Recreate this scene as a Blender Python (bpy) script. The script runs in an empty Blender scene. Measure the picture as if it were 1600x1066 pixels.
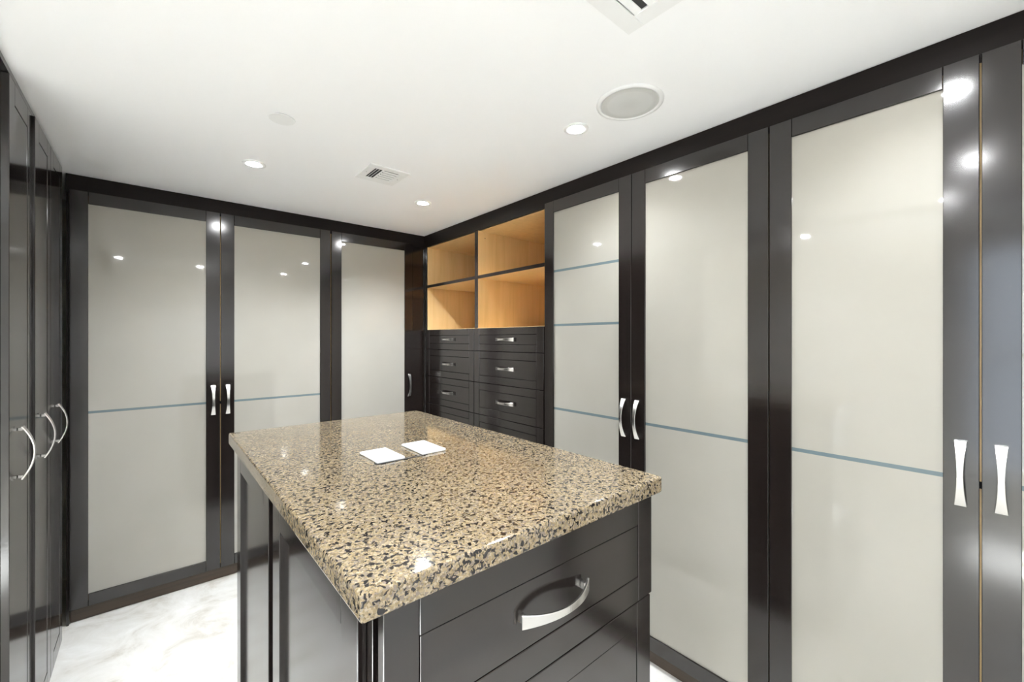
import bpy, bmesh, math, random
from mathutils import Matrix, Vector
random.seed(7)
scene = bpy.context.scene
C = scene.collection
R = math.radians

# ------------------------------------------------------------------ camera
CAM_H = 1.544
cd = bpy.data.cameras.new('camera'); cam = bpy.data.objects.new('camera', cd); C.objects.link(cam)
cd.sensor_fit = 'HORIZONTAL'; cd.sensor_width = 36.0; cd.lens = 36.0 * 658.0 / 1600.0
cd.shift_y = -3.0 / 1600.0; cd.clip_start = 0.02
cam.location = (0, 0, CAM_H); cam.rotation_euler = (R(90), 0, R(-40.5))
scene.camera = cam

# ------------------------------------------------------------------ world, light, exposure
w = bpy.data.worlds.new('world'); scene.world = w; w.use_nodes = True
w.node_tree.nodes['Background'].inputs[0].default_value = (0.75, 0.86, 1.0, 1)
w.node_tree.nodes['Background'].inputs[1].default_value = 1.0
LAMP = 320.0                                   # radiance of a downlight lens
BEAM = 84.0                                    # power of a downlight's beam
def area(name, loc, rot, sx, sy, power, col):
    l = bpy.data.lights.new(name, 'AREA'); l.shape = 'RECTANGLE'; l.size = sx; l.size_y = sy
    l.energy = power; l.color = col
    o = bpy.data.objects.new(name, l); C.objects.link(o); o.location = loc; o.rotation_euler = rot
    return o
area('added_daylight_fill', (-1.75, -0.15, 1.40), (0, R(-90), 0), 1.8, 0.7, 16.0, (0.80, 0.90, 1.0))  # added fill panel, standing in for daylight at the unseen window
sl = bpy.data.lights.new('added_bounce_sun', 'SUN'); sl.energy = 90.0; sl.angle = R(0.6); sl.color = (0.885, 0.945, 1.0)  # added sun: its patch on the unseen floor bounces light up to the ceiling
so = bpy.data.objects.new('added_bounce_sun', sl); C.objects.link(so); so.rotation_euler = (0, R(-20), 0); so.location = (-4, 0, 6)
vs = scene.view_settings
vs.view_transform = 'Standard'; vs.look = 'None'; vs.gamma = 1.0; vs.use_curve_mapping = False
vs.exposure = 0.17
scene.cycles.sample_clamp_indirect = 30.0
scene.cycles.max_bounces = 14; scene.cycles.diffuse_bounces = 8

# ------------------------------------------------------------------ materials
def new_mat(name):
    m = bpy.data.materials.new(name); m.use_nodes = True
    nt = m.node_tree; return m, nt, nt.nodes['Principled BSDF']
def N(nt, t, **kw):
    n = nt.nodes.new(t)
    for k, v in kw.items(): setattr(n, k, v)
    return n
def coords(nt, scale, kind='Object'):
    tc = N(nt, 'ShaderNodeTexCoord'); mp = N(nt, 'ShaderNodeMapping')
    mp.inputs['Scale'].default_value = scale
    nt.links.new(tc.outputs[kind], mp.inputs[0]); return mp.outputs[0]
def ramp(nt, stops, interp='LINEAR'):
    r = N(nt, 'ShaderNodeValToRGB'); cr = r.color_ramp; cr.interpolation = interp
    while len(cr.elements) > 1: cr.elements.remove(cr.elements[-1])
    for i, (p, c) in enumerate(stops):
        e = cr.elements[0] if i == 0 else cr.elements.new(p)
        e.position = p; e.color = (*c, 1)
    return r
def plain(name, col, rough=0.5, metal=0.0, spec=0.5):
    m, nt, b = new_mat(name)
    b.inputs['Base Color'].default_value = (*col, 1); b.inputs['Roughness'].default_value = rough
    b.inputs['Metallic'].default_value = metal; b.inputs['Specular IOR Level'].default_value = spec
    return m
def wood(name, stops, scale, rough=(0.25, 0.4), bump=0.03, spec=0.5, detail=6, coat=0.0, ior=1.5):
    m, nt, b = new_mat(name)
    v = coords(nt, scale)
    n = N(nt, 'ShaderNodeTexNoise'); n.inputs['Scale'].default_value = 1.0; n.inputs['Detail'].default_value = detail
    n.inputs['Roughness'].default_value = 0.6; n.inputs['Distortion'].default_value = 0.4
    nt.links.new(v, n.inputs['Vector'])
    r = ramp(nt, stops); nt.links.new(n.outputs['Fac'], r.inputs[0]); nt.links.new(r.outputs[0], b.inputs['Base Color'])
    mr = N(nt, 'ShaderNodeMapRange'); mr.inputs['From Min'].default_value = 0.3; mr.inputs['From Max'].default_value = 0.7
    mr.inputs['To Min'].default_value = rough[0]; mr.inputs['To Max'].default_value = rough[1]
    nt.links.new(n.outputs['Fac'], mr.inputs[0]); nt.links.new(mr.outputs[0], b.inputs['Roughness'])
    bp = N(nt, 'ShaderNodeBump'); bp.inputs['Strength'].default_value = bump; bp.inputs['Distance'].default_value = 0.002
    nt.links.new(n.outputs['Fac'], bp.inputs['Height']); nt.links.new(bp.outputs[0], b.inputs['Normal'])
    b.inputs['IOR'].default_value = ior; b.inputs['Specular IOR Level'].default_value = spec; b.inputs['Coat Weight'].default_value = coat
    b.inputs['Coat Roughness'].default_value = 0.12
    return m
ESP = [(0.25, (0.0090, 0.0065, 0.0056)), (0.5, (0.0115, 0.0083, 0.0072)), (0.78, (0.0145, 0.0105, 0.0092))]
M = {}
M['wood_v'] = wood('espresso_wood_upright_grain', ESP, (32, 32, 1.5), (0.14, 0.15), 0.0, 0.5, detail=3, ior=1.68)
M['wood_y'] = wood('espresso_wood_grain_along_wall', ESP, (32, 1.5, 32), (0.14, 0.15), 0.0, 0.5, detail=3, ior=1.68)
M['wood_x'] = wood('espresso_wood_grain_across_room', ESP, (1.5, 32, 32), (0.14, 0.15), 0.0, 0.5, detail=3, ior=1.68)
MAP = [(0.25, (0.62, 0.42, 0.185)), (0.5, (0.70, 0.49, 0.235)), (0.8, (0.75, 0.54, 0.28))]
M['maple'] = wood('honey_maple', MAP, (26, 26, 1.6), (0.4, 0.5), 0.01)
M['fascia_y'] = wood('espresso_fascia_along_wall', ESP, (32, 1.5, 32), (0.42, 0.44), 0.0, 0.16, detail=3)
M['fascia_x'] = wood('espresso_fascia_across_room', ESP, (1.5, 32, 32), (0.42, 0.44), 0.0, 0.16, detail=3)
M['kick'] = wood('brown_wood_plinth', [(0.25, (0.05, 0.034, 0.022)), (0.8, (0.10, 0.07, 0.048))], (2.5, 2.5, 60), (0.4, 0.5))
M['ceiling'] = plain('white_ceiling_paint', (0.94, 0.94, 0.94), 0.8, 0, 0.2)
M['wall'] = plain('warm_white_wall_paint', (0.84, 0.82, 0.77), 0.7, 0, 0.3)
M['white'] = plain('white_enamel', (0.86, 0.86, 0.85), 0.35)
M['plastic'] = plain('white_plastic', (0.90, 0.90, 0.89), 0.3)
M['black'] = plain('black_void', (0.006, 0.006, 0.006), 0.8, 0, 0.1)
M['duct'] = plain('dark_duct_metal', (0.05, 0.05, 0.05), 0.6, 0, 0.3)
M['slot'] = plain('dark_slot', (0.012, 0.012, 0.013), 0.4)
M['shelf_glass'] = plain('blue_green_glass_shelf_edge', (0.125, 0.165, 0.18), 0.08)
M['screw'] = plain('grey_screw', (0.35, 0.35, 0.36), 0.4)
m, nt, b = new_mat('brushed_nickel')
b.inputs['Base Color'].default_value = (0.66, 0.645, 0.62, 1); b.inputs['Metallic'].default_value = 1
b.inputs['Roughness'].default_value = 0.27; M['nickel'] = m
# frosted back-painted glass
m, nt, b = new_mat('frosted_cream_glass')
v = coords(nt, (1.5, 1.5, 1.5))
n = N(nt, 'ShaderNodeTexNoise'); n.inputs['Scale'].default_value = 2.2; n.inputs['Detail'].default_value = 4; nt.links.new(v, n.inputs['Vector'])
r = ramp(nt, [(0.3, (0.345, 0.326, 0.285)), (0.7, (0.362, 0.343, 0.302))]); nt.links.new(n.outputs['Fac'], r.inputs[0]); nt.links.new(r.outputs[0], b.inputs['Base Color'])
b.inputs['Roughness'].default_value = 0.035; b.inputs['IOR'].default_value = 1.6; M['glass'] = m
# granite
m, nt, b = new_mat('speckled_tan_granite')
v = coords(nt, (1, 1, 1))
d = N(nt, 'ShaderNodeTexNoise'); d.inputs['Scale'].default_value = 160; d.inputs['Detail'].default_value = 3; nt.links.new(v, d.inputs['Vector'])
sub = N(nt, 'ShaderNodeVectorMath', operation='MULTIPLY_ADD'); sub.inputs[1].default_value = (0.007,) * 3
nt.links.new(d.outputs['Color'], sub.inputs[0]); nt.links.new(v, sub.inputs[2])
vo = N(nt, 'ShaderNodeTexVoronoi'); vo.inputs['Scale'].default_value = 300; nt.links.new(sub.outputs[0], vo.inputs['Vector'])
sep = N(nt, 'ShaderNodeSeparateColor'); nt.links.new(vo.outputs['Color'], sep.inputs[0])
rp = ramp(nt, [(0.0, (0.135, 0.105, 0.060)), (0.18, (0.195, 0.147, 0.082)), (0.44, (0.238, 0.181, 0.105)), (0.66, (0.272, 0.214, 0.136)),
               (0.84, (0.30, 0.245, 0.173)), (0.92, (0.18, 0.15, 0.11))], 'CONSTANT')
nt.links.new(sep.outputs[0], rp.inputs[0])
def fleck(scale, lo, hi, off):
    a = N(nt, 'ShaderNodeVectorMath', operation='ADD'); a.inputs[1].default_value = (off, off * 2, off * 3); nt.links.new(v, a.inputs[0])
    q = N(nt, 'ShaderNodeTexNoise'); q.inputs['Scale'].default_value = scale; q.inputs['Detail'].default_value = 2.5; q.inputs['Distortion'].default_value = 0.6
    nt.links.new(a.outputs[0], q.inputs['Vector'])
    k = ramp(nt, [(lo, (0, 0, 0)), (hi, (1, 1, 1))]); nt.links.new(q.outputs['Fac'], k.inputs[0]); return k.outputs[0]
def over(base, fac, col):
    mx = N(nt, 'ShaderNodeMix', data_type='RGBA'); nt.links.new(fac, mx.inputs[0]); nt.links.new(base, mx.inputs[6]); mx.inputs[7].default_value = (*col, 1)
    return mx.outputs[2]
c1 = over(rp.outputs[0], fleck(140, .545, .59, 3.1), (0.16, 0.13, 0.10))
c2 = over(c1, fleck(125, .56, .58, 9.7), (0.014, 0.012, 0.012))
nt.links.new(c2, b.inputs['Base Color']); b.inputs['Roughness'].default_value = 0.07; b.inputs['IOR'].default_value = 1.55
M['granite'] = m
# floor
m, nt, b = new_mat('cream_stone_floor')
v = coords(nt, (1, 1, 1))
n = N(nt, 'ShaderNodeTexNoise'); n.inputs['Scale'].default_value = 4.5; n.inputs['Detail'].default_value = 9; n.inputs['Roughness'].default_value = 0.68; n.inputs['Distortion'].default_value = 0.8
nt.links.new(v, n.inputs['Vector'])
r = ramp(nt, [(0.34, (0.55, 0.51, 0.44)), (0.47, (0.70, 0.675, 0.625)), (0.68, (0.82, 0.805, 0.77))]); nt.links.new(n.outputs['Fac'], r.inputs[0]); nt.links.new(r.outputs[0], b.inputs['Base Color'])
b.inputs['Roughness'].default_value = 0.38; M['floor'] = m
# lamp lens
m, nt, b = new_mat('lit_lamp_lens')
b.inputs['Base Color'].default_value = (0.9, 0.9, 0.9, 1); b.inputs['Emission Color'].default_value = (0.985, 0.99, 1.0, 1)
b.inputs['Emission Strength'].default_value = LAMP; M['lens'] = m
# perforated speaker grille
m, nt, b = new_mat('grey_speaker_grille')
v = coords(nt, (1, 1, 1)); vo = N(nt, 'ShaderNodeTexVoronoi'); vo.inputs['Scale'].default_value = 450; vo.inputs['Randomness'].default_value = 0.0
nt.links.new(v, vo.inputs['Vector'])
r = ramp(nt, [(0.28, (0.42, 0.42, 0.40)), (0.36, (0.64, 0.64, 0.62))]); nt.links.new(vo.outputs['Distance'], r.inputs[0]); nt.links.new(r.outputs[0], b.inputs['Base Color'])
b.inputs['Roughness'].default_value = 0.6; M['grille'] = m
m, nt, b = new_mat('clear_added_window_glass')  # panes of the added window
tr = N(nt, 'ShaderNodeBsdfTransparent'); gl = N(nt, 'ShaderNodeBsdfGlossy'); gl.inputs['Roughness'].default_value = 0.02
ms = N(nt, 'ShaderNodeMixShader'); ms.inputs[0].default_value = 0.06
nt.links.new(tr.outputs[0], ms.inputs[1]); nt.links.new(gl.outputs[0], ms.inputs[2])
nt.links.new(ms.outputs[0], nt.nodes['Material Output'].inputs[0]); M['window'] = m

# ------------------------------------------------------------------ geometry helpers
def bm_box(bm, x0, x1, y0, y1, z0, z1, bev=0.0, seg=1, mat=None):
    g = bmesh.new()
    bmesh.ops.create_cube(g, size=1.0)
    for vt in g.verts:
        vt.co = Vector((x0 + (vt.co.x + .5) * (x1 - x0), y0 + (vt.co.y + .5) * (y1 - y0), z0 + (vt.co.z + .5) * (z1 - z0)))
    if bev: bmesh.ops.bevel(g, geom=list(g.edges), offset=bev, segments=seg, affect='EDGES', profile=0.5)
    if mat is not None: bmesh.ops.transform(g, matrix=mat, verts=g.verts)
    t = bpy.data.meshes.new('t'); g.to_mesh(t); g.free(); bm.from_mesh(t); bpy.data.meshes.remove(t)
def bm_cyl(bm, x, y, z0, z1, r0, r1=None, n=40):
    r1 = r0 if r1 is None else r1
    bmesh.ops.create_cone(bm, cap_ends=True, segments=n, radius1=r0, radius2=r1, depth=z1 - z0, matrix=Matrix.Translation((x, y, (z0 + z1) / 2)))
def bm_lathe(bm, prof, x, y, n=48):
    rings = []
    for r, z in prof:
        rings.append([bm.verts.new((x + r * math.cos(2 * math.pi * i / n), y + r * math.sin(2 * math.pi * i / n), z)) for i in range(n)])
    for a, c in zip(rings, rings[1:]):
        for i in range(n): bm.faces.new((a[i], a[(i + 1) % n], c[(i + 1) % n], c[i]))
def obj(name, bm, mat, parent=None, smooth=False):
    me = bpy.data.meshes.new(name)
    bmesh.ops.recalc_face_normals(bm, faces=bm.faces)
    if smooth:
        for f in bm.faces: f.smooth = True
    bm.to_mesh(me); bm.free(); me.materials.append(mat)
    o = bpy.data.objects.new(name, me); C.objects.link(o)
    if parent is not None: attach(o, parent)
    return o
def wpos(o):
    p = Vector((0, 0, 0))
    while o is not None: p = p + o.location; o = o.parent
    return p
def attach(o, parent):                 # geometry is written in room coordinates; parents are never rotated
    o.parent = parent; o.location = o.location - wpos(parent)
def box(name, x0, x1, y0, y1, z0, z1, mat, parent=None, bev=0.0, seg=1):
    bm = bmesh.new(); bm_box(bm, x0, x1, y0, y1, z0, z1, bev, seg); return obj(name, bm, mat, parent)
def thing(name, label, cat, loc, group=None):
    o = bpy.data.objects.new(name, None); C.objects.link(o); o.location = loc; o.empty_display_size = 0.05
    o['label'] = label; o['category'] = cat
    if group: o['group'] = group
    return o
def tag(o, label, cat, group=None):
    o['label'] = label; o['category'] = cat
    if group: o['group'] = group
    return o
def struct(o, label=None):
    o['kind'] = 'structure'
    if label: o['label'] = label
    return o

# bow handle: length along local Z, outward along local +X, flared flat strip on two short feet
def handle_mesh():
    bm = bmesh.new(); n = 28; L = 0.091; rings = []
    for i in range(n + 1):
        s = -1 + 2 * i / n
        d = 0.008 + 0.029 * (1 - s * s); hw = 0.0068 + 0.0062 * abs(s) ** 1.8; th = 0.0045
        sl = -2 * 0.029 * s / L; nl = math.hypot(1, sl); nx, nz = 1 / nl, -sl / nl
        z = s * L
        rings.append([bm.verts.new((d + nx * o, y, z + nz * o)) for o, y in ((0, -hw), (th * .75, -hw), (th, -hw + .001), (th, hw - .001), (th * .75, hw), (0, hw))])
    for a, c in zip(rings, rings[1:]):
        for k in range(6): bm.faces.new((a[k], a[(k + 1) % 6], c[(k + 1) % 6], c[k]))
    bm.faces.new(rings[0]); bm.faces.new(rings[-1])
    for s in (-1, 1): bm_box(bm, 0.0, 0.0125, -0.0075, 0.0075, s * 0.083 - 0.005, s * 0.083 + 0.005, 0.001)
    bmesh.ops.recalc_face_normals(bm, faces=bm.faces)
    me = bpy.data.meshes.new('handle'); bm.to_mesh(me); bm.free(); me.materials.append(M['nickel'])
    return me
HM = handle_mesh()
ROT = {'left': Matrix.Identity(3), 'right': Matrix.Rotation(R(180), 3, 'Z'), 'back': Matrix.Rotation(R(-90), 3, 'Z'),
       'right_h': Matrix(((-1, 0, 0), (0, 0, 1), (0, 1, 0))), 'front_h': Matrix(((0, 0, 1), (-1, 0, 0), (0, -1, 0)))}
def handle(parent, loc, how):
    o = bpy.data.objects.new('handle', HM); C.objects.link(o); o.location = loc
    attach(o, parent); o.rotation_euler = ROT[how].to_euler(); o['label'] = 'curved brushed nickel pull'
    return o

# frame of a door or drawer front on a wall plane. axis: 'x' (runs along x, faces -y) or 'y' (faces +-x)
def fbox(bm, axis, a0, a1, d0, d1, z0, z1, bev, seg=1):
    if axis == 'x': bm_box(bm, a0, a1, d0, d1, z0, z1, bev, seg)
    else: bm_box(bm, d0, d1, a0, a1, z0, z1, bev, seg)
def frame(name, axis, a0, a1, d0, d1, z0, z1, sw, rw, parent, bev=0.0013):
    bm = bmesh.new(); g = 0.0004
    fbox(bm, axis, a0, a0 + sw - g, d0, d1, z0, z1, bev); fbox(bm, axis, a1 - sw + g, a1, d0, d1, z0, z1, bev)
    fbox(bm, axis, a0 + sw + g, a1 - sw - g, d0, d1, z0, z0 + rw, bev); fbox(bm, axis, a0 + sw + g, a1 - sw - g, d0, d1, z1 - rw, z1, bev)
    return obj(name, bm, M['wood_v'], parent)
def slab(name, axis, a0, a1, d0, d1, z0, z1, mat, parent, bev=0.0):
    bm = bmesh.new(); fbox(bm, axis, a0, a1, d0, d1, z0, z1, bev); return obj(name, bm, mat, parent)

CEIL = 2.44
# ------------------------------------------------------------------ room shell
XR, YB, XL, YN = 2.56, 3.92, -1.42, -0.56
struct(box('floor', XL - .1, XR + .1, YN - .1, YB + .1, -0.08, 0.0, M['floor']), 'cream mottled stone floor')
struct(box('ceiling', XL - .1, XR + .1, YN - .1, YB + .1, CEIL, CEIL + 0.08, M['ceiling']), 'smooth white ceiling')
struct(box('wall_right', XR, XR + .1, YN - .1, YB + .1, 0, CEIL, M['wall']))
struct(box('wall_back', XL - .1, XR, YB, YB + .1, 0, CEIL, M['wall']))
bm = bmesh.new()                                   # rear wall with a doorway
bm_box(bm, XL - .1, 0.12, YN - .1, YN, 0, CEIL); bm_box(bm, 0.92, XR, YN - .1, YN, 0, CEIL); bm_box(bm, 0.12, 0.92, YN - .1, YN, 2.08, CEIL)
struct(obj('wall_front', bm, M['wall']))
bm = bmesh.new()                                   # left wall with an unseen window, added to let in light for the ceiling
WY0, WY1, WZ0, WZ1 = -0.50, 0.20, 0.50, 2.30
bm_box(bm, XL - .1, XL, YN, WY0, 0, CEIL); bm_box(bm, XL - .1, XL, WY1, YB, 0, CEIL)
bm_box(bm, XL - .1, XL, WY0, WY1, 0, WZ0); bm_box(bm, XL - .1, XL, WY0, WY1, WZ1, CEIL)
struct(obj('wall_left', bm, M['wall']))
struct(box('wall_partition', XL + .001, -0.985, 2.14, YB - .001, 0, CEIL, M['wall']))
bm = bmesh.new()
for a in (WY0 + .005, WY1 - .045): bm_box(bm, XL - .08, XL - .02, a, a + .04, WZ0 + .002, WZ1 - .002, .003)
for a in (WZ0 + .002, (WZ0 + WZ1) / 2, WZ1 - .042): bm_box(bm, XL - .08, XL - .02, WY0 + .045, WY1 - .045, a, a + .04, .003)
win = struct(obj('added_window_1', bm, M['white']), 'white frame of an added, unseen window on the left wall')
box('pane', XL - .052, XL - .048, WY0 + .045, WY1 - .045, WZ0 + .042, (WZ0 + WZ1) / 2, M['window'], win)
box('pane', XL - .052, XL - .048, WY0 + .045, WY1 - .045, (WZ0 + WZ1) / 2 + .04, WZ1 - .042, M['window'], win)
# rear door
bm = bmesh.new(); a0, a1 = 0.125, 0.915
for p in ((a0, a0 + .11, 0.006, 2.07), (a1 - .11, a1, 0.006, 2.07)): bm_box(bm, p[0], p[1], YN - .06, YN - .02, p[2], p[3], .002)
for p in ((0.006, .2), (0.95, 1.08), (1.95, 2.07)): bm_box(bm, a0 + .11, a1 - .11, YN - .06, YN - .02, p[0], p[1], .002)
dr = struct(obj('door_1', bm, M['white']), 'white panelled entrance door')
box('panel', a0 + .105, a1 - .105, YN - .05, YN - .032, .19, .96, M['white'], dr)
box('panel', a0 + .105, a1 - .105, YN - .05, YN - .032, 1.07, 1.96, M['white'], dr)
bm = bmesh.new()
bm_box(bm, 0.05, 0.12, YN, YN + .015, 0, 2.15, .003); bm_box(bm, 0.92, 0.99, YN, YN + .015, 0, 2.15, .003); bm_box(bm, 0.12, 0.92, YN, YN + .015, 2.08, 2.15, .003)
struct(obj('trim_1', bm, M['white']), 'white casing around the entrance door')
bm = bmesh.new(); bm_box(bm, XL, 0.05, YN, YN + .014, 0, .1, .002); bm_box(bm, 0.99, 1.70, YN, YN + .014, 0, .1, .002)
struct(obj('baseboard_front', bm, M['white']))
struct(box('baseboard_left', XL, XL + .014, YN + .016, 2.13, 0, .1, M['white'], None, .002))
# fascia boards between the cabinets and the ceiling
FB, FR, FL = 3.285, 1.80, -0.357                 # front planes: back wall, right wall, left wall
struct(box('trim_2', -0.355, FR + .018, FB, FB + .018, 2.335, CEIL - .001, M['fascia_x'], None, .001), 'dark fascia board along the ceiling of the back wall')
struct(box('trim_3', FR, FR + .018, YN + .002, FB - .001, 2.335, CEIL - .001, M['fascia_y'], None, .001), 'dark fascia board along the ceiling of the right wall')
struct(box('trim_4', FL - .14, FL - .001, YN + .002, 3.12, 2.419, CEIL - .001, M['wood_y'], None, .001), 'dark header board along the ceiling of the left wall')

# ------------------------------------------------------------------ wardrobes with frosted glass doors
Z0, Z1 = 0.078, 2.352
SW = 0.073
def glass_door(parent, axis, a0, a1, front, sign, shelves, hside, hrot):
    """front: coordinate of the front face; sign: +1 when depth grows away from the room along +axis"""
    th = 0.020; d0, d1 = front, front + sign * th
    lo, hi = min(d0, d1), max(d0, d1)
    dr = frame('door', axis, a0, a1, lo, hi, Z0, Z1, SW, SW - .006, parent)
    p0 = front + sign * .0075; p1 = front + sign * .0135
    pl, ph = min(p0, p1), max(p0, p1)
    zs = [Z0 + SW - .008]
    for s in shelves:
        zs += [s - .0135, s]
    zs.append(Z1 - SW + .008)
    for k in range(0, len(zs), 2):
        slab('glass_pane', axis, a0 + SW - .004, a1 - SW + .004, pl, ph, zs[k], zs[k + 1], M['glass'], dr)
    for s in shelves:
        o = slab('shelf_edge', axis, a0 + SW - .003, a1 - SW + .003, pl + .0004, ph - .0004, s - .0134, s - .0001, M['shelf_glass'], dr)
        o['label'] = 'blue-grey edge of a glass shelf behind the pane'
    if hside is not None:
        hc = a0 + SW / 2 if hside == 0 else a1 - SW / 2
        handle(dr, (hc, front, 1.157) if axis == 'x' else (front, hc, 1.157), hrot)
    return dr
def carcass(parent, axis, a0, a1, f, back, sign):
    """side panels, top, bottom, back of maple and a plinth; f = front plane, back = rear plane"""
    t = .018; lo, hi = min(f, back), max(f, back)
    for a in (a0, a1 - t): slab('side_panel', axis, a, a + t, lo, hi, 0.10, 2.334, M['maple'], parent)
    slab('bottom_panel', axis, a0 + t, a1 - t, lo, hi, 0.10, 0.118, M['maple'], parent)
    slab('top_panel', axis, a0 + t, a1 - t, lo, hi, 2.316, 2.334, M['maple'], parent)
    b = back - sign * .008
    slab('back_panel', axis, a0 + t, a1 - t, min(b, back), max(b, back), 0.118, 2.316, M['maple'], parent)
    k = f + sign * .012; k2 = k + sign * .018
    slab('plinth', axis, a0, a1, min(k, k2), max(k, k2), 0.0, 0.0985, M['kick'], parent)
SH = 1.147
DB, DR_ = 3.265, 1.780                             # front faces of the doors
wA = thing('glass_door_wardrobe', 'dark wardrobe on the back wall with two frosted glass doors, near the left cabinets', 'wardrobe', (0.33, 3.5, 0), 'glass door wardrobes')
carcass(wA, 'x', -0.338, 1.008, FB + .002, 3.88, 1)
glass_door(wA, 'x', -0.340, 0.330, DB, 1, [SH], 1, 'back')
glass_door(wA, 'x', 0.3345, 1.010, DB, 1, [SH], 0, 'back')
box('filler_post', -0.352, -0.3415, FB - .012, FB - .001, 0.0, 2.334, M['wood_v'], wA)
wB = thing('glass_door_wardrobe', 'narrow dark wardrobe with a single frosted glass door in the far right corner', 'wardrobe', (1.35, 3.5, 0), 'glass door wardrobes')
carcass(wB, 'x', 1.010, 1.795, FB + .002, 3.88, 1)
glass_door(wB, 'x', 1.018, 1.680, DB, 1, [], 1, 'back')
box('filler_panel', 1.6825, 1.797, DB + .004, FB - .001, 0.078, 2.334, M['wood_v'], wB, .001)
wC = thing('glass_door_wardrobe', 'dark wardrobe on the right wall with paired frosted glass doors beside the open shelves', 'wardrobe', (2.1, 1.18, 0), 'glass door wardrobes')
carcass(wC, 'y', 0.588, 1.786, FR + .002, 2.52, 1)
glass_door(wC, 'y', 1.188, 1.786, DR_, 1, [SH, 1.632, 1.947], 0, 'right')
glass_door(wC, 'y', 0.585, 1.185, DR_, 1, [SH], 1, 'right')
wD = thing('glass_door_wardrobe', 'nearest dark wardrobe on the right wall, tall frosted glass doors', 'wardrobe', (2.1, 0.05, 0), 'glass door wardrobes')
carcass(wD, 'y', -0.50, 0.584, FR + .002, 2.52, 1)
glass_door(wD, 'y', 0.0470, 0.581, DR_, 1, [SH], 0, 'right')
glass_door(wD, 'y', -0.497, 0.0430, DR_, 1, [SH], 1, 'right')
box('mid_post', FR - .0005, FR + .0015, 0.037, 0.053, 0.10, 2.33, M['maple'], wD)
box('bumper', FR - .008, FR - .0006, 0.041, 0.049, 1.118, 1.137, M['black'], wD)
box('mid_post', 0.325, 0.340, FB - .0005, FB + .0015, 0.10, 2.33, M['maple'], wA)
box('bumper', 0.3285, 0.336, FB - .008, FB - .0006, 1.128, 1.145, M['black'], wA)
struct(box('trim_5', FR, FR + .018, YN + .002, -0.502, 0, 2.333, M['wood_v']), 'dark filler board beside the nearest wardrobe')

# ------------------------------------------------------------------ open shelves over drawers on the right wall
NY0, NY1 = 1.808, 3.232; MY0, MY1 = 2.4905, 2.527
NB, NT = 1.624, 2.335
u = thing('open_shelf_drawer_unit', 'dark built-in unit with four open maple cubbies above two columns of drawers', 'cabinet', (2.1, 2.5, 0))
xb = 2.54
for a0, a1 in ((NY0 - .018, NY0), (MY0 + .004, MY0 + .0175), (MY1 - .0175, MY1 - .004), (NY1, NY1 + .018)):
    box('side_panel', FR + .003, xb, a0 if a0 != MY0 + .004 else MY0, a1 if a1 != MY1 - .004 else MY1, NB - .018, NT, M['maple'], u)
for a0, a1 in ((NY0, MY0), (MY1, NY1)):
    box('top_panel', FR + .020, xb, a0, a1, NT - .003, NT + .012, M['maple'], u)
    box('bottom_panel', FR + .003, xb, a0, a1, NB - .018, NB, M['maple'], u)
    sh = box('shelf', FR + .004, xb, a0, a1, 1.9835, 2.0055, M['maple'], u)
    box('nosing', FR, FR + .0035, a0, a1, 1.983, 2.006, M['wood_y'], sh)
    box('back_panel', xb, xb + .008, a0, a1, NB, NT, M['maple'], u)
box('mullion', FR - .001, FR + .0025, MY0, MY1, NB, NT - .001, M['wood_v'], u, .0006)
box('stile', FR - .001, FR + .0175, NY1 + .0005, FB - .022, 0.08, NT - .001, M['wood_v'], u, .0006)
box('peg_hole', 1.862, 1.868, MY0 - .0012, MY0 + .001, 2.283, 2.289, M['black'], u)
box('drawer_carcass', FR + .002, xb, NY0, NY1, 0.10, NB - .0185, M['black'], u)
box('plinth', FR + .012, FR + .03, NY0, NY1, 0, 0.0985, M['kick'], u)
def drawer(parent, axis, a0, a1, front, z0, z1, sw, rw, hrot, rec=.0015, hmat='wood_y'):
    th = .019
    dr = frame('drawer', axis, a0, a1, front, front + th, z0, z1, sw, rw, parent, .0012)
    dr.data.materials[0] = M[hmat]
    g = .0016; slab('panel', axis, a0 + sw + g, a1 - sw - g, front + rec, front + th - .002, z0 + rw + g, z1 - rw - g, M[hmat], dr, .0008)
    slab('groove_backing', axis, a0 + sw - .002, a1 - sw + .002, front + th - .0018, front + th - .0004, z0 + rw - .002, z1 - rw + .002, M['black'], dr)
    if hrot:
        c = (a0 + a1) / 2; z = (z0 + z1) / 2
        handle(dr, (c, front + rec, z) if axis == 'x' else (front + rec, c, z), hrot)
    return dr
zz = [1.6225, 1.459, 1.234, 1.0055, 0.776, 0.546, 0.316, 0.082]
for a0, a1 in ((1.794, 2.5080), (2.5125, 3.222)):
    for zt, zb in zip(zz, zz[1:]):
        drawer(u, 'y', a0, a1, DR_, zb + .0015, zt - .0015, .062, .05 if zt - zb > .2 else .047, 'right_h')

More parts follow.
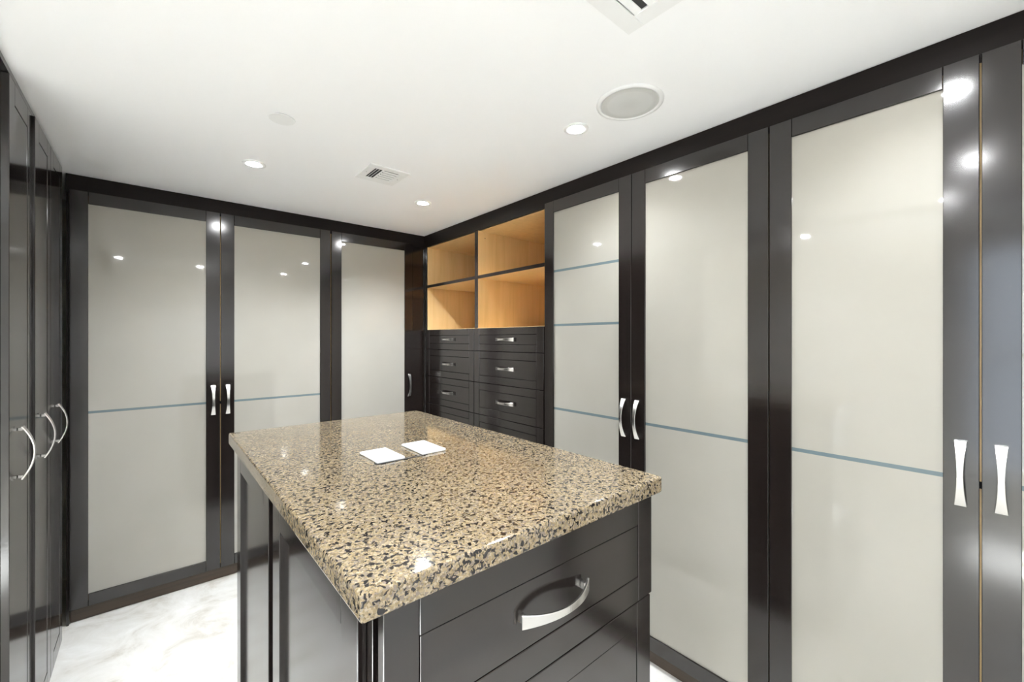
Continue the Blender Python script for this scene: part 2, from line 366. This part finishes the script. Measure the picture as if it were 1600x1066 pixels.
# ------------------------------------------------------------------ left wall cabinets
def left_cabinet(y0, y1, xf, label, end_panel=False):
    c = thing('tall_cabinet', label, 'cabinet', (-.68, (y0 + y1) / 2, 0), 'tall panelled cabinets on the left wall')
    zb, zt = 0.012, 2.4175
    dr = frame('door', 'y', y0 + .0012, y1 - .0012, xf - .020, xf, zb, zt, .073, .075, c)
    slab('panel', 'y', y0 + .0765, y1 - .0765, xf - .016, xf - .0010, zb + .0775, zt - .0775, M['wood_v'], dr, .0008)
    slab('groove_backing', 'y', y0 + .072, y1 - .072, xf - .0185, xf - .0165, zb + .073, zt - .073, M['black'], dr)
    handle(dr, (xf, y0 + .122, 1.145), 'left')
    t = .018
    for a in (y0, y1 - t): box('side_panel', -0.98, xf - .0215, a, a + t, 0.0, 2.4175, M['wood_v'], c)
    box('back_panel', -0.98, -0.972, y0 + t, y1 - t, 0.0, 2.4175, M['wood_v'], c)
    box('top_panel', -0.972, xf - .0215, y0 + t, y1 - t, 2.40, 2.4175, M['wood_v'], c)
    return c
left_cabinet(2.122, 2.464, FL, 'tall dark panelled cabinet on the left, nearest the camera')
left_cabinet(2.467, 2.796, FL + .008, 'tall dark panelled cabinet on the left, middle one of three')
left_cabinet(2.799, 3.118, FL + .008, 'tall dark panelled cabinet on the left, next to the back corner')
struct(box('trim_6', FL - .03, FL - .008, 3.1195, 3.262, 0.0, 2.40, M['wood_v'], None, .001), 'dark corner filler board beside the left cabinets')

# ------------------------------------------------------------------ island
isl = thing('dresser_island', 'dark wooden island chest with panelled side doors and drawers under the granite top', 'island', (0.59, 1.18, 0))
box('body', 0.2475, 0.928, 0.608, 1.797, 0.09, 1.165, M['wood_v'], isl, .001)
box('plinth', 0.29, 0.90, 0.64, 1.76, 0.0, 0.0895, M['black'], isl)
def island_door(y0, y1):
    dr = frame('door', 'y', y0, y1, 0.2325, 0.2470, 0.10, 1.155, .072, .075, isl)
    slab('panel', 'y', y0 + .069, y1 - .069, 0.2435, 0.2469, 0.172, 1.083, M['wood_v'], dr)
    return dr
island_door(0.628, 1.207); island_door(1.261, 1.797)
box('front_frame', 0.262, 0.925, 0.5905, 0.6075, 0.09, 1.165, M['black'], isl)
zi = [1.1580, 0.914, 0.655, 0.375, 0.098]
for i, (zt, zb) in enumerate(zip(zi, zi[1:])):
    drawer(isl, 'x', 0.248, 0.9425 if i == 0 else 0.9385, 0.570 if i == 0 else 0.5715, zb + .002, zt - .002, .057, .058, 'front_h', .0012, 'wood_x')
bm = bmesh.new(); bm_box(bm, 0.2085, 0.956, 0.549, 1.814, 1.166, 1.206, .005, 3)
ct = tag(obj('granite_countertop', bm, M['granite'], None), 'thick polished tan and black speckled granite slab on the island', 'countertop')
for f in ct.data.polygons: f.use_smooth = False
CT = 1.206
bm = bmesh.new(); bm_box(bm, 0.460, 0.604, 1.0935, 1.0985, CT - .001, CT + .0022); bm_box(bm, 0.4575, 0.4605, 1.0935, 1.112, CT - .001, CT + .0022)
obj('cable_slot', bm, M['slot'], ct)['label'] = 'thin dark strip along the near edge of the plates'
def plate(x0, x1, y0, y1, label, screw):
    bm = bmesh.new(); bm_box(bm, x0, x1, y0, y1, CT + .0003, CT + .0075, .003, 3)
    t = thing('wall_plate', label, 'cover plate', ((x0 + x1) / 2, (y0 + y1) / 2, CT), 'white cover plates on the granite top')
    obj('plate', bm, M['plastic'], t)
    if screw: box('screw_slot', (x0 + x1) / 2 - .006, (x0 + x1) / 2 + .004, (y0 + y1) / 2 - .0012, (y0 + y1) / 2 + .0012, CT + .0074, CT + .0079, M['screw'], t)
plate(0.462, 0.543, 1.100, 1.230, 'white plastic plate with a small grey mark, left one on the granite top', True)
plate(0.597, 0.677, 1.100, 1.237, 'plain white plastic plate, right one on the granite top', False)

# ------------------------------------------------------------------ ceiling fittings
def downlight(x, y, label, k=1.0):
    t = thing('downlight', label, 'downlight', (x, y, CEIL), 'recessed downlights')
    bm = bmesh.new(); z = CEIL
    bm_lathe(bm, [(.053, z - .0004), (.052, z - .004), (.040, z - .0055), (.030, z - .0030), (.0295, z - .0006)], x, y)
    obj('trim_ring', bm, M['white'], t, True)
    bm = bmesh.new(); bm_cyl(bm, x, y, z - .0034, z - .0012, .0292); obj('lens', bm, M['lens'], t)['label'] = 'glowing lamp lens'
    l = bpy.data.lights.new('downlight_beam', 'SPOT'); l.energy = BEAM * k; l.spot_size = R(136); l.spot_blend = 0.9; l.shadow_soft_size = 0.03; l.color = (0.885, 0.94, 1.0)
    o = bpy.data.objects.new('downlight_beam', l); C.objects.link(o); o.location = (0, 0, -.012); o.parent = t
downlight(0.395, 2.492, 'round lit downlight near the left back of the ceiling', 1.0)
downlight(1.353, 2.487, 'round lit downlight near the far right corner of the ceiling', 2.1)
downlight(1.371, 1.186, 'round lit downlight beside the grey ceiling speaker', 0.55)
downlight(1.37, 0.12, 'round lit downlight behind the view, along the right wall', 0.45)
downlight(0.45, 0.10, 'round lit downlight behind the view, above the entrance')
downlight(-0.28, 0.24, 'round lit downlight behind the view, by the left header board')
downlight(-0.75, 1.13, 'round lit downlight in the left alcove')
def vent(x0, x1, y0, y1, label, m):
    t = thing('air_vent', label, 'air vent', ((x0 + x1) / 2, (y0 + y1) / 2, CEIL), 'ceiling air vents')
    z = CEIL; bm = bmesh.new(); i = m
    for a in ((x0, x1, y0, y0 + i), (x0, x1, y1 - i, y1), (x0, x0 + i, y0 + i, y1 - i), (x1 - i, x1, y0 + i, y1 - i)):
        bm_box(bm, a[0], a[1], a[2], a[3], z - .007, z - .0003, .0018)
    xm = x0 + i + (x1 - x0 - 2 * i) * .34
    bm_box(bm, xm - .003, xm + .003, y0 + i, y1 - i, z - .0065, z - .0003)
    obj('vent_frame', bm, M['white'], t)
    box('duct', x0 + i, x1 - i, y0 + i, y1 - i, z - .0012, z - .0004, M['duct'], t)
    n = 3
    for k in range(n):                                # bank throwing to the left
        c = x0 + i + (xm - x0 - i) * (k + .62) / n
        mt = Matrix.Translation((c, 0, z - .006)) @ Matrix.Rotation(R(-38), 4, 'Y')
        bm = bmesh.new(); bm_box(bm, -.0055, .0055, y0 + i + .001, y1 - i - .001, -.0007, .0007, 0, 1, mt); obj('blade', bm, M['white'], t)
    n = 5
    for k in range(n):                                # bank throwing towards the room
        c = y0 + i + (y1 - y0 - 2 * i) * (k + .62) / n
        mt = Matrix.Translation((0, c, z - .0065)) @ Matrix.Rotation(R(-16), 4, 'X')
        wv = (y1 - y0 - 2 * i) / n * .24
        bm = bmesh.new(); bm_box(bm, xm + .004, x1 - i - .001, -wv, wv, -.0007, .0007, 0, 1, mt); obj('blade', bm, M['white'], t)
    for (px, py) in ((x0 + i / 2, (y0 + y1) / 2), (x1 - i / 2, (y0 + y1) / 2)):
        bm = bmesh.new(); bm_cyl(bm, px, py, z - .0078, z - .0068, .003, None, 12); obj('screw', bm, M['screw'], t)
vent(0.843, 1.061, 2.088, 2.316, 'small square white air vent with dark slots between the far downlights', .042)
vent(0.745, 1.060, 0.402, 0.716, 'large white air vent cut by the top edge of the photo', .052)
vent(-0.10, 0.22, 0.93, 1.08, 'white air vent above the left side of the island, reflected in the back doors', .03)
sp = thing('ceiling_speaker', 'round ceiling speaker with grey grille and white rim', 'speaker', (1.377, .925, CEIL))
bm = bmesh.new(); z = CEIL; bm_lathe(bm, [(.124, z - .0004), (.123, z - .004), (.113, z - .007), (.106, z - .006), (.106, z - .0006)], 1.377, .925, 64); obj('rim', bm, M['white'], sp, True)
bm = bmesh.new(); bm_lathe(bm, [(.1055, z - .004), (.08, z - .0052), (.04, z - .006), (.0005, z - .0062)], 1.377, .925, 64); obj('grille', bm, M['grille'], sp, True)
co = thing('sprinkler_cover', 'flat round white cover disc on the ceiling above the island', 'cover disc', (.4, 1.905, CEIL))
bm = bmesh.new(); bm_cyl(bm, .4, 1.905, z - .006, z - .0035, .047, .0485); obj('disc', bm, M['white'], co)
bm = bmesh.new(); bm_cyl(bm, .4, 1.905, z - .0034, z - .0003, .043); obj('neck', bm, M['duct'], co)
